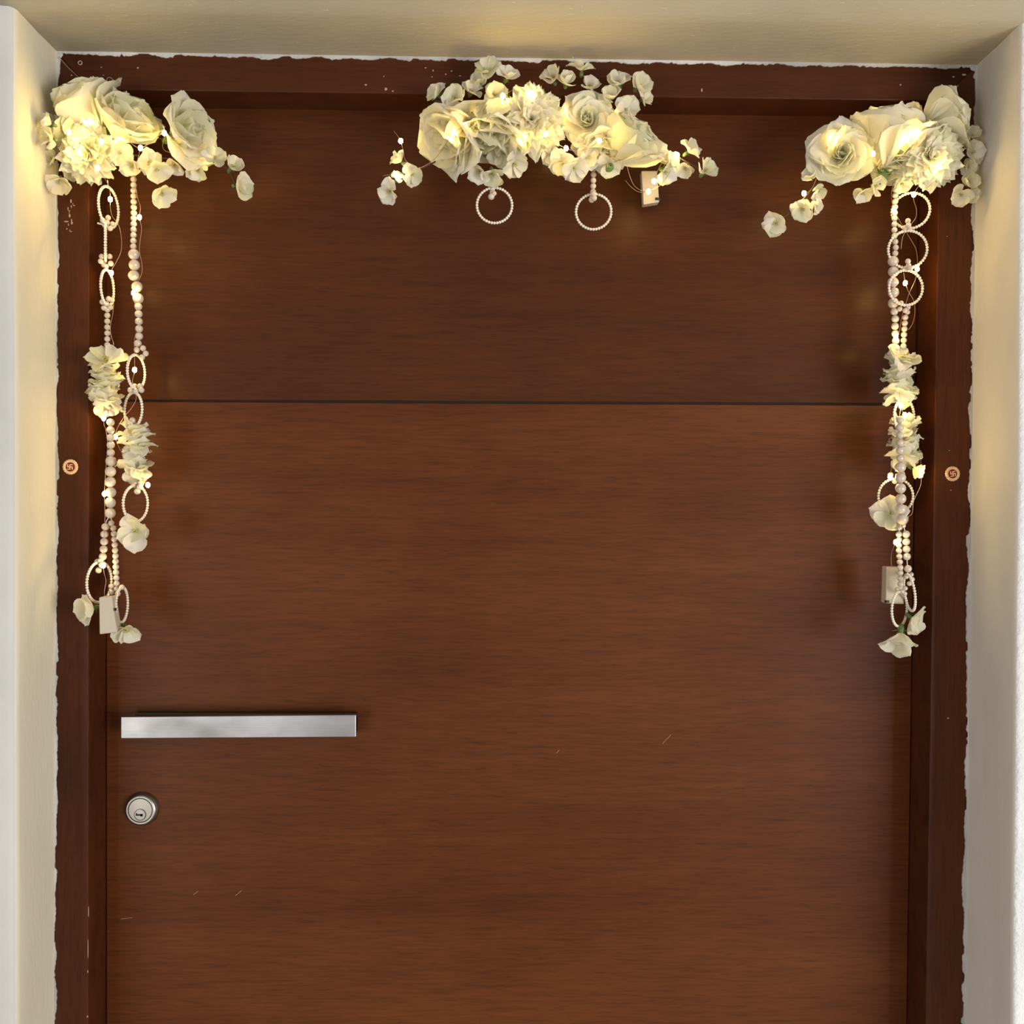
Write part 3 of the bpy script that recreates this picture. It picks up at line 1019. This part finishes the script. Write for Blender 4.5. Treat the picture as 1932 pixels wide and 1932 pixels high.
knot(b_, 262, 913, [(-8, 2), (4, -1), (-3, 14), (2, 6)], 6, YS - .002)
ring(b_, 256, 950, 22, 34, YS)
blossom(b_, 256, 1001, 36, (.2, -.1, .9), 412, y=YS - .01, tilt=22)

c_ = thing('pearl_ring_pendant', 'small pearl ring pendant close under the middle swag, left of the other', 'ornament', at(930, 345, YS), 'ring pendants under the middle swag')

run(c_, [(928.5, 349), (929, 356), (929, 363)], 5.4, YS, 9)
pearl(c_, 927, 371, 6.2, YS - .004); pearl(c_, 932, 365, 5, YS - .004)
ring(c_, 933, 387.5, 33, 33, YS)
c2 = thing('pearl_ring_pendant', 'pearl ring pendant on a short run of pearls under the middle swag', 'ornament', at(1119, 300, YS), 'ring pendants under the middle swag')

run(c2, [(1120, 308), (1119.5, 340), (1119, 362)], 5.7, YS, 10.6)
knot(c2, 1118, 372, [(0, 0), (-2, 5), (2, -6), (3, 2)], 5.6, YS - .004)
ring(c2, 1120, 399.5, 33, 33, YS)

d_ = thing('pearl_strand', 'right side pearl strand of graded pearls hanging in front of the ruffled flowers', 'bead strand', at(1690, 330, YS), G)
YF = YS - .022
run(d_, [(1690, 336), (1689, 380), (1687.5, 420), (1687.5, 445), (1690, 465), (1689, 478)], 5.8, YS, 10.6)

run(d_, [(1685, 493), (1685.5, 513), (1684.5, 532), (1685.5, 552), (1685.5, 572)], 10.2, YS, 19.8)
run(d_, [(1687.5, 588), (1689, 602), (1688.5, 616), (1689, 630), (1690, 644), (1691, 657)], 7.2, YS, 13.9)
run(d_, [(1698, 792), (1697.5, 808), (1698, 822), (1698, 836), (1698, 850), (1698.5, 864.5)], 7.3, YF, 14.5)
run(d_, [(1698.5, 882), (1699, 902), (1699, 921), (1699.5, 941), (1699.5, 960), (1702, 980)], 10.2, YF, 19.6)
knot(d_, 1700, 996, [(-2, 0), (5, -4)], 4, YF)
run(d_, [(1696, 1008), (1696, 1040), (1698.5, 1070), (1699, 1102)], 5.8, YF, 10.4)
run(d_, [(1709.5, 1008), (1709.5, 1022), (1710, 1036), (1711, 1050)], 7.3, YF, 14)
pearl(d_, 1713, 1073, 7.3, YF)
cord(d_, [(1702, 985), (1709, 1010), (1711, 1050), (1713, 1090)], YF)
cord(d_, [(1702, 985), (1696, 1010), (1699, 1110)], YF)
knot(d_, 1700, 1114, [(-7, -2), (2, 2), (7, 6), (8, -4)], 4.6, YF)
ring(d_, 1697, 1149, 14, 33, YF)
knot(d_, 1714, 1092, [(-4, -4), (7, 1), (2, 9), (5, -8)], 4.8, YF)
ring(d_, 1716, 1118, 9, 35, YF, -1, -.12)
blossom(d_, 1699, 1195, 43, (-.25, -.75, .55), 421, y=YF - .008, tilt=40)
blossom(d_, 1720, 1166, 30, (.55, -.45, .6), 422, y=YF - .002, tilt=34)

e_ = thing('pearl_strand', 'right side pearl strand with three round rings above two ruffled flowers', 'bead strand', at(1715, 360, YS), G)

ring(e_, 1718.5, 397.5, 33.5, 33.5, YS - .004)
knot(e_, 1713, 424, [(0, -7), (1, 1), (-6, 6), (4, 8)], 5.3, YS - .008)
ring(e_, 1712.5, 470.5, 34.5, 35, YS - .006)
knot(e_, 1713, 499, [(0, -6), (1, 2), (-5, 8), (4, 7)], 5.3, YS - .009)
ring(e_, 1709, 543, 30, 33, YS - .008)
knot(e_, 1706, 580, [(-6, -8), (-8, 3), (7, 0), (2, 6), (6, 9)], 5.0, YS - .004)
run(e_, [(1708, 599), (1706, 625), (1704.5, 653)], 5.8, YS, 10.5)
ruffle_stack(e_, 1698, 714, 74, 82, 431, y=YS + .004, label='upper ruffled white flower')
blossom(e_, 1699, 680, 34, (.2, .6, .6), 432, y=YS - .006, tilt=14)
ring(e_, 1706, 785, 18, 33, YS + .002)
ruffle_stack(e_, 1706, 836, 72, 76, 433, y=YS + .004, label='lower ruffled white flower')
blossom(e_, 1722, 884, 22, (.7, -.4, .4), 434, y=YS, tilt=40)
knot(e_, 1688, 902, [(-8, -6), (0, 6), (6, -4), (14, -8)], 5.6, YS)
ring(e_, 1690, 936, 31, 33, YS)
blossom(e_, 1679, 968, 34, (-.25, .0, .9), 435, y=YS - .004, tilt=16)

# ------------------------------------------------------------------ fairy lights
BULB = unit_ball('bulb_mesh', M['led'], 8, 6)


def fairy(name_label, start, leds, box, paths):
    t = thing('fairy_lights', name_label, 'string lights', at(*start), 'battery fairy lights wound through the decorations')
    for (x, y, yy) in leds:
        o = bpy.data.objects.new('led_bulb', BULB)
        COL.objects.link(o)
        o.parent = t
        o.location = at(x, y, yy) - t.location
        o.scale = (.0028, .0028, .0034)
    for i, p in enumerate(paths):
        mb = MB()
        P = spline([at(*q) for q in p], 7)
        mb.tube([q - t.location for q in P], .00032, 4)
        mb.build('wire', M['copper'], t, True)
    # battery box: tapered rounded case with a dark switch
    (x0, y0), (x1, y1), (x2, y2), (x3, y3), yb, th, sw_ = box
    pts = [at(x0, y0, yb), at(x1, y1, yb), at(x2, y2, yb), at(x3, y3, yb)]
    o = bev_slab('battery_box', pts, yb, yb + th, M['box'], t, .0012)
    o.location = -t.location
    c = at(sw_[0], sw_[1], yb)
    mb = MB()
    mb.box(c.x - sw_[2], c.x + sw_[2], yb - .0018, yb + .004, c.z - .0016, c.z + .0016, .0004)
    mb.build('switch', M['black'], o)
    return t


LL = [(130, 249, -.130), (191, 267, -.132), (184, 317, -.135), (265, 279, -.128), (310, 251, -.110), (208, 376, -.080), (263, 410, -.078), (393, 294, -.074),
      (210, 515, -.078), (252, 553, -.082), (254, 698, -.074), (195.6, 789, -.078), (218, 824, -.066), (279, 915, -.078), (197, 932, -.078), (195, 1067, -.082),
      (170, 232, -.098), (225, 260, -.095), (150, 288, -.120)]
W1 = [[(130, 249, -.127), (150, 225, -.09), (191, 267, -.128), (184, 317, -.132), (225, 260, -.095), (265, 279, -.125), (310, 251, -.109), (312, 285, -.09), (393, 294, -.073)],
      [(184, 317, -.132), (205, 350, -.10), (208, 376, -.079), (208, 390, -.078), (212, 408, -.078), (224, 425, -.078), (229, 450, -.078), (228, 475, -.078), (219, 495, -.078), (210, 515, -.077), (214, 560, -.074), (213, 590, -.076), (208, 618, -.078), (210, 635, -.075), (214, 655, -.072), (200, 700, -.06), (195.6, 789, -.077), (200, 812, -.074), (203, 840, -.072), (200, 880, -.076), (197, 932, -.077), (198, 980, -.072), (195, 1067, -.081), (200, 1095, -.078), (197, 1115, -.078), (198, 1130, -.080)],
      [(265, 279, -.125), (255, 330, -.085), (259, 370, -.074), (265, 390, -.076), (263, 410, -.077), (267, 432, -.076), (263, 470, -.076), (268, 500, -.075), (266, 520, -.075), (252, 553, -.08), (262, 610, -.07), (254, 640, -.07), (254, 698, -.073), (250, 720, -.07), (257, 750, -.068), (248, 770, -.07), (232, 790, -.072), (218, 824, -.066), (240, 870, -.06), (279, 915, -.077)]]
fairy('battery fairy lights wound down the left hand swag and its pearl strands', (198, 1160, -.085), LL, ((186.5, 1127), (211, 1125), (221, 1193), (187.5, 1197), -.100, .016, (217, 1150, .0006)), W1)

LC = [(756, 266, -.085), (855, 252, -.137), (877, 237, -.130), (949, 181, -.115), (1030, 253, -.140), (1131, 266, -.130), (1277.6, 292.6, -.092), (1234, 342, -.092), (1223.5, 361.5, -.088),
      (750, 334, -.088), (900, 215, -.092), (1002, 176, -.118), (1068, 280, -.122), (1168, 225, -.092), (1050, 215, -.096), (985, 262, -.114)]
W2 = [[(743, 247, -.08), (750, 256, -.083), (756, 266, -.084), (761, 285, -.084), (765, 302, -.084), (785, 318, -.084), (820, 300, -.1), (855, 252, -.135), (877, 237, -.128), (900, 215, -.09), (949, 181, -.113), (985, 170, -.1), (1050, 215, -.095), (1030, 253, -.138), (1085, 285, -.104), (1131, 266, -.128), (1168, 225, -.092), (1180, 300, -.09), (1192, 342, -.08), (1205, 357, -.082), (1223.5, 361.5, -.089), (1245, 350, -.09), (1262, 328, -.088), (1268, 303, -.088), (1277.6, 292.6, -.091)],
      [(1255, 290, -.085), (1265, 292, -.09), (1277, 296, -.09), (1290, 302, -.086), (1302, 312, -.084)],
      [(1180, 340, -.08), (1190, 352, -.082), (1205, 362, -.084), (1223, 361, -.089), (1238, 352, -.09), (1234, 342, -.095), (1242, 320, -.09), (1250, 305, -.09)],
      [(762, 306, -.084), (780, 312, -.084), (790, 322, -.084), (775, 330, -.086), (750, 334, -.087), (735, 330, -.086), (722, 332, -.086)]]
fairy('battery fairy lights wound through the middle swag, box hanging at its right end', (1228, 355, -.07), LC, ((1210, 322), (1240, 322), (1244, 381), (1214, 386), -.036, .014, (1240.5, 375.5, .003)), W2)

LR = [(1647, 290, -.130), (1517, 365, -.090), (1724, 367, -.092), (1687, 396, -.080), (1730.5, 507.5, -.080), (1708, 534, -.066), (1728, 250, -.118), (1690, 636, -.082), (1700, 765, -.090), (1707, 783, -.084),
      (1737, 891, -.078), (1679.5, 899.5, -.082), (1690, 1023, -.098), (1620, 300, -.090), (1712, 262, -.120), (1570, 262, -.096), (1772, 312, -.122), (1680, 215, -.09)]
W3 = [[(1517, 365, -.089), (1535, 350, -.084), (1570, 265, -.096), (1620, 300, -.09), (1647, 290, -.128), (1680, 215, -.09), (1728, 250, -.116), (1700, 300, -.1), (1745, 325, -.095), (1724, 367, -.091), (1729, 395, -.078), (1728, 410, -.078), (1720, 422, -.076), (1704, 445, -.074), (1700, 470, -.07)],
      [(1690, 330, -.075), (1682, 365, -.072), (1687, 396, -.079), (1705, 430, -.07), (1716, 448, -.072), (1728, 470, -.074), (1731, 490, -.078), (1730.5, 507.5, -.079), (1726, 530, -.074), (1716, 552, -.07), (1710, 570, -.07), (1701, 600, -.07), (1697, 625, -.074), (1690, 636, -.081), (1694, 700, -.07), (1700, 765, -.089), (1707, 783, -.083), (1716, 800, -.07), (1735, 850, -.07), (1737, 891, -.077), (1737, 915, -.076), (1724, 945, -.076), (1721, 968, -.076), (1712, 977, -.078), (1700, 1000, -.09), (1690, 1023, -.097), (1682, 1045, -.088), (1682, 1070, -.084)],
      [(1705, 515, -.068), (1708, 534, -.065), (1714, 550, -.068), (1724, 568, -.07), (1726, 590, -.072), (1722, 610, -.074), (1714, 622, -.074)],
      [(1700, 765, -.089), (1690, 830, -.06), (1679.5, 899.5, -.081)]]
fairy('battery fairy lights wound down the right hand swag and its pearl strands', (1688, 1100, -.07), LR, ((1673, 1069.5), (1704, 1070), (1706, 1140), (1671, 1138.5), -.076, .016, (1674, 1135, .002)), W3)


# ------------------------------------------------------------------ round emblems on the frame posts
def emblem(px, py, rot, label, seed):
    c = at(px, py, FP)
    k_ = 1 / ppm(FP)
    t = thing('emblem_sticker', label, 'sticker', c, 'round emblems on the door posts')
    mb = MB()
    n = 18
    vs, fs = [], []
    for ri, (rad, h) in enumerate(((14.6, 0), (14.4, .0009), (12.5, .0016), (9.4, .0012), (8.6, .0008))):
        for j in range(n * 4):
            a = 2 * math.pi * j / (n * 4)
            q = rad * (1 - (.055 * (0.5 - 0.5 * math.cos(n * a)) if ri < 3 else 0)) * k_
            vs.append((q * math.cos(a), -h - (.0004 * math.cos(n * a) if ri == 2 else 0), q * math.sin(a)))
    m4 = n * 4
    for ri in range(4):
        for j in range(m4):
            fs.append((ri * m4 + j, ri * m4 + (j + 1) % m4, (ri + 1) * m4 + (j + 1) % m4, (ri + 1) * m4 + j))
    mesh_obj('scalloped_rim', vs, fs, M['gold'], t, True)
    mb.lathe([(9.2 * k_, .0006), (7.5 * k_, .0012), (4 * k_, .0016), (.1 * k_, .0017)], 32)
    mb.build('enamel_disc', M['red'], t, True)
    mb = MB()
    a_, w_ = 5.0 * k_, .85 * k_
    pl = []
    for q in range(4):                               # one outline, arms turn clockwise
        for (x, z) in [(-w_, w_), (-w_, a_), (a_, a_), (a_, a_ - 2 * w_), (w_, a_ - 2 * w_)]:
            for _ in range(q):
                x, z = z, -x
            pl.append(Vector((x, 0, z)))
    o = bev_slab('raised_symbol', pl, -.0022, -.0010, M['gold'], t, .0001)
    o.rotation_euler = (0, rot, 0)
    return t


emblem(133, 881, 0.0, 'round gilt rimmed red emblem on the left frame post', 1)
emblem(1797, 894, R(-9), 'round gilt rimmed red emblem on the right frame post', 2)
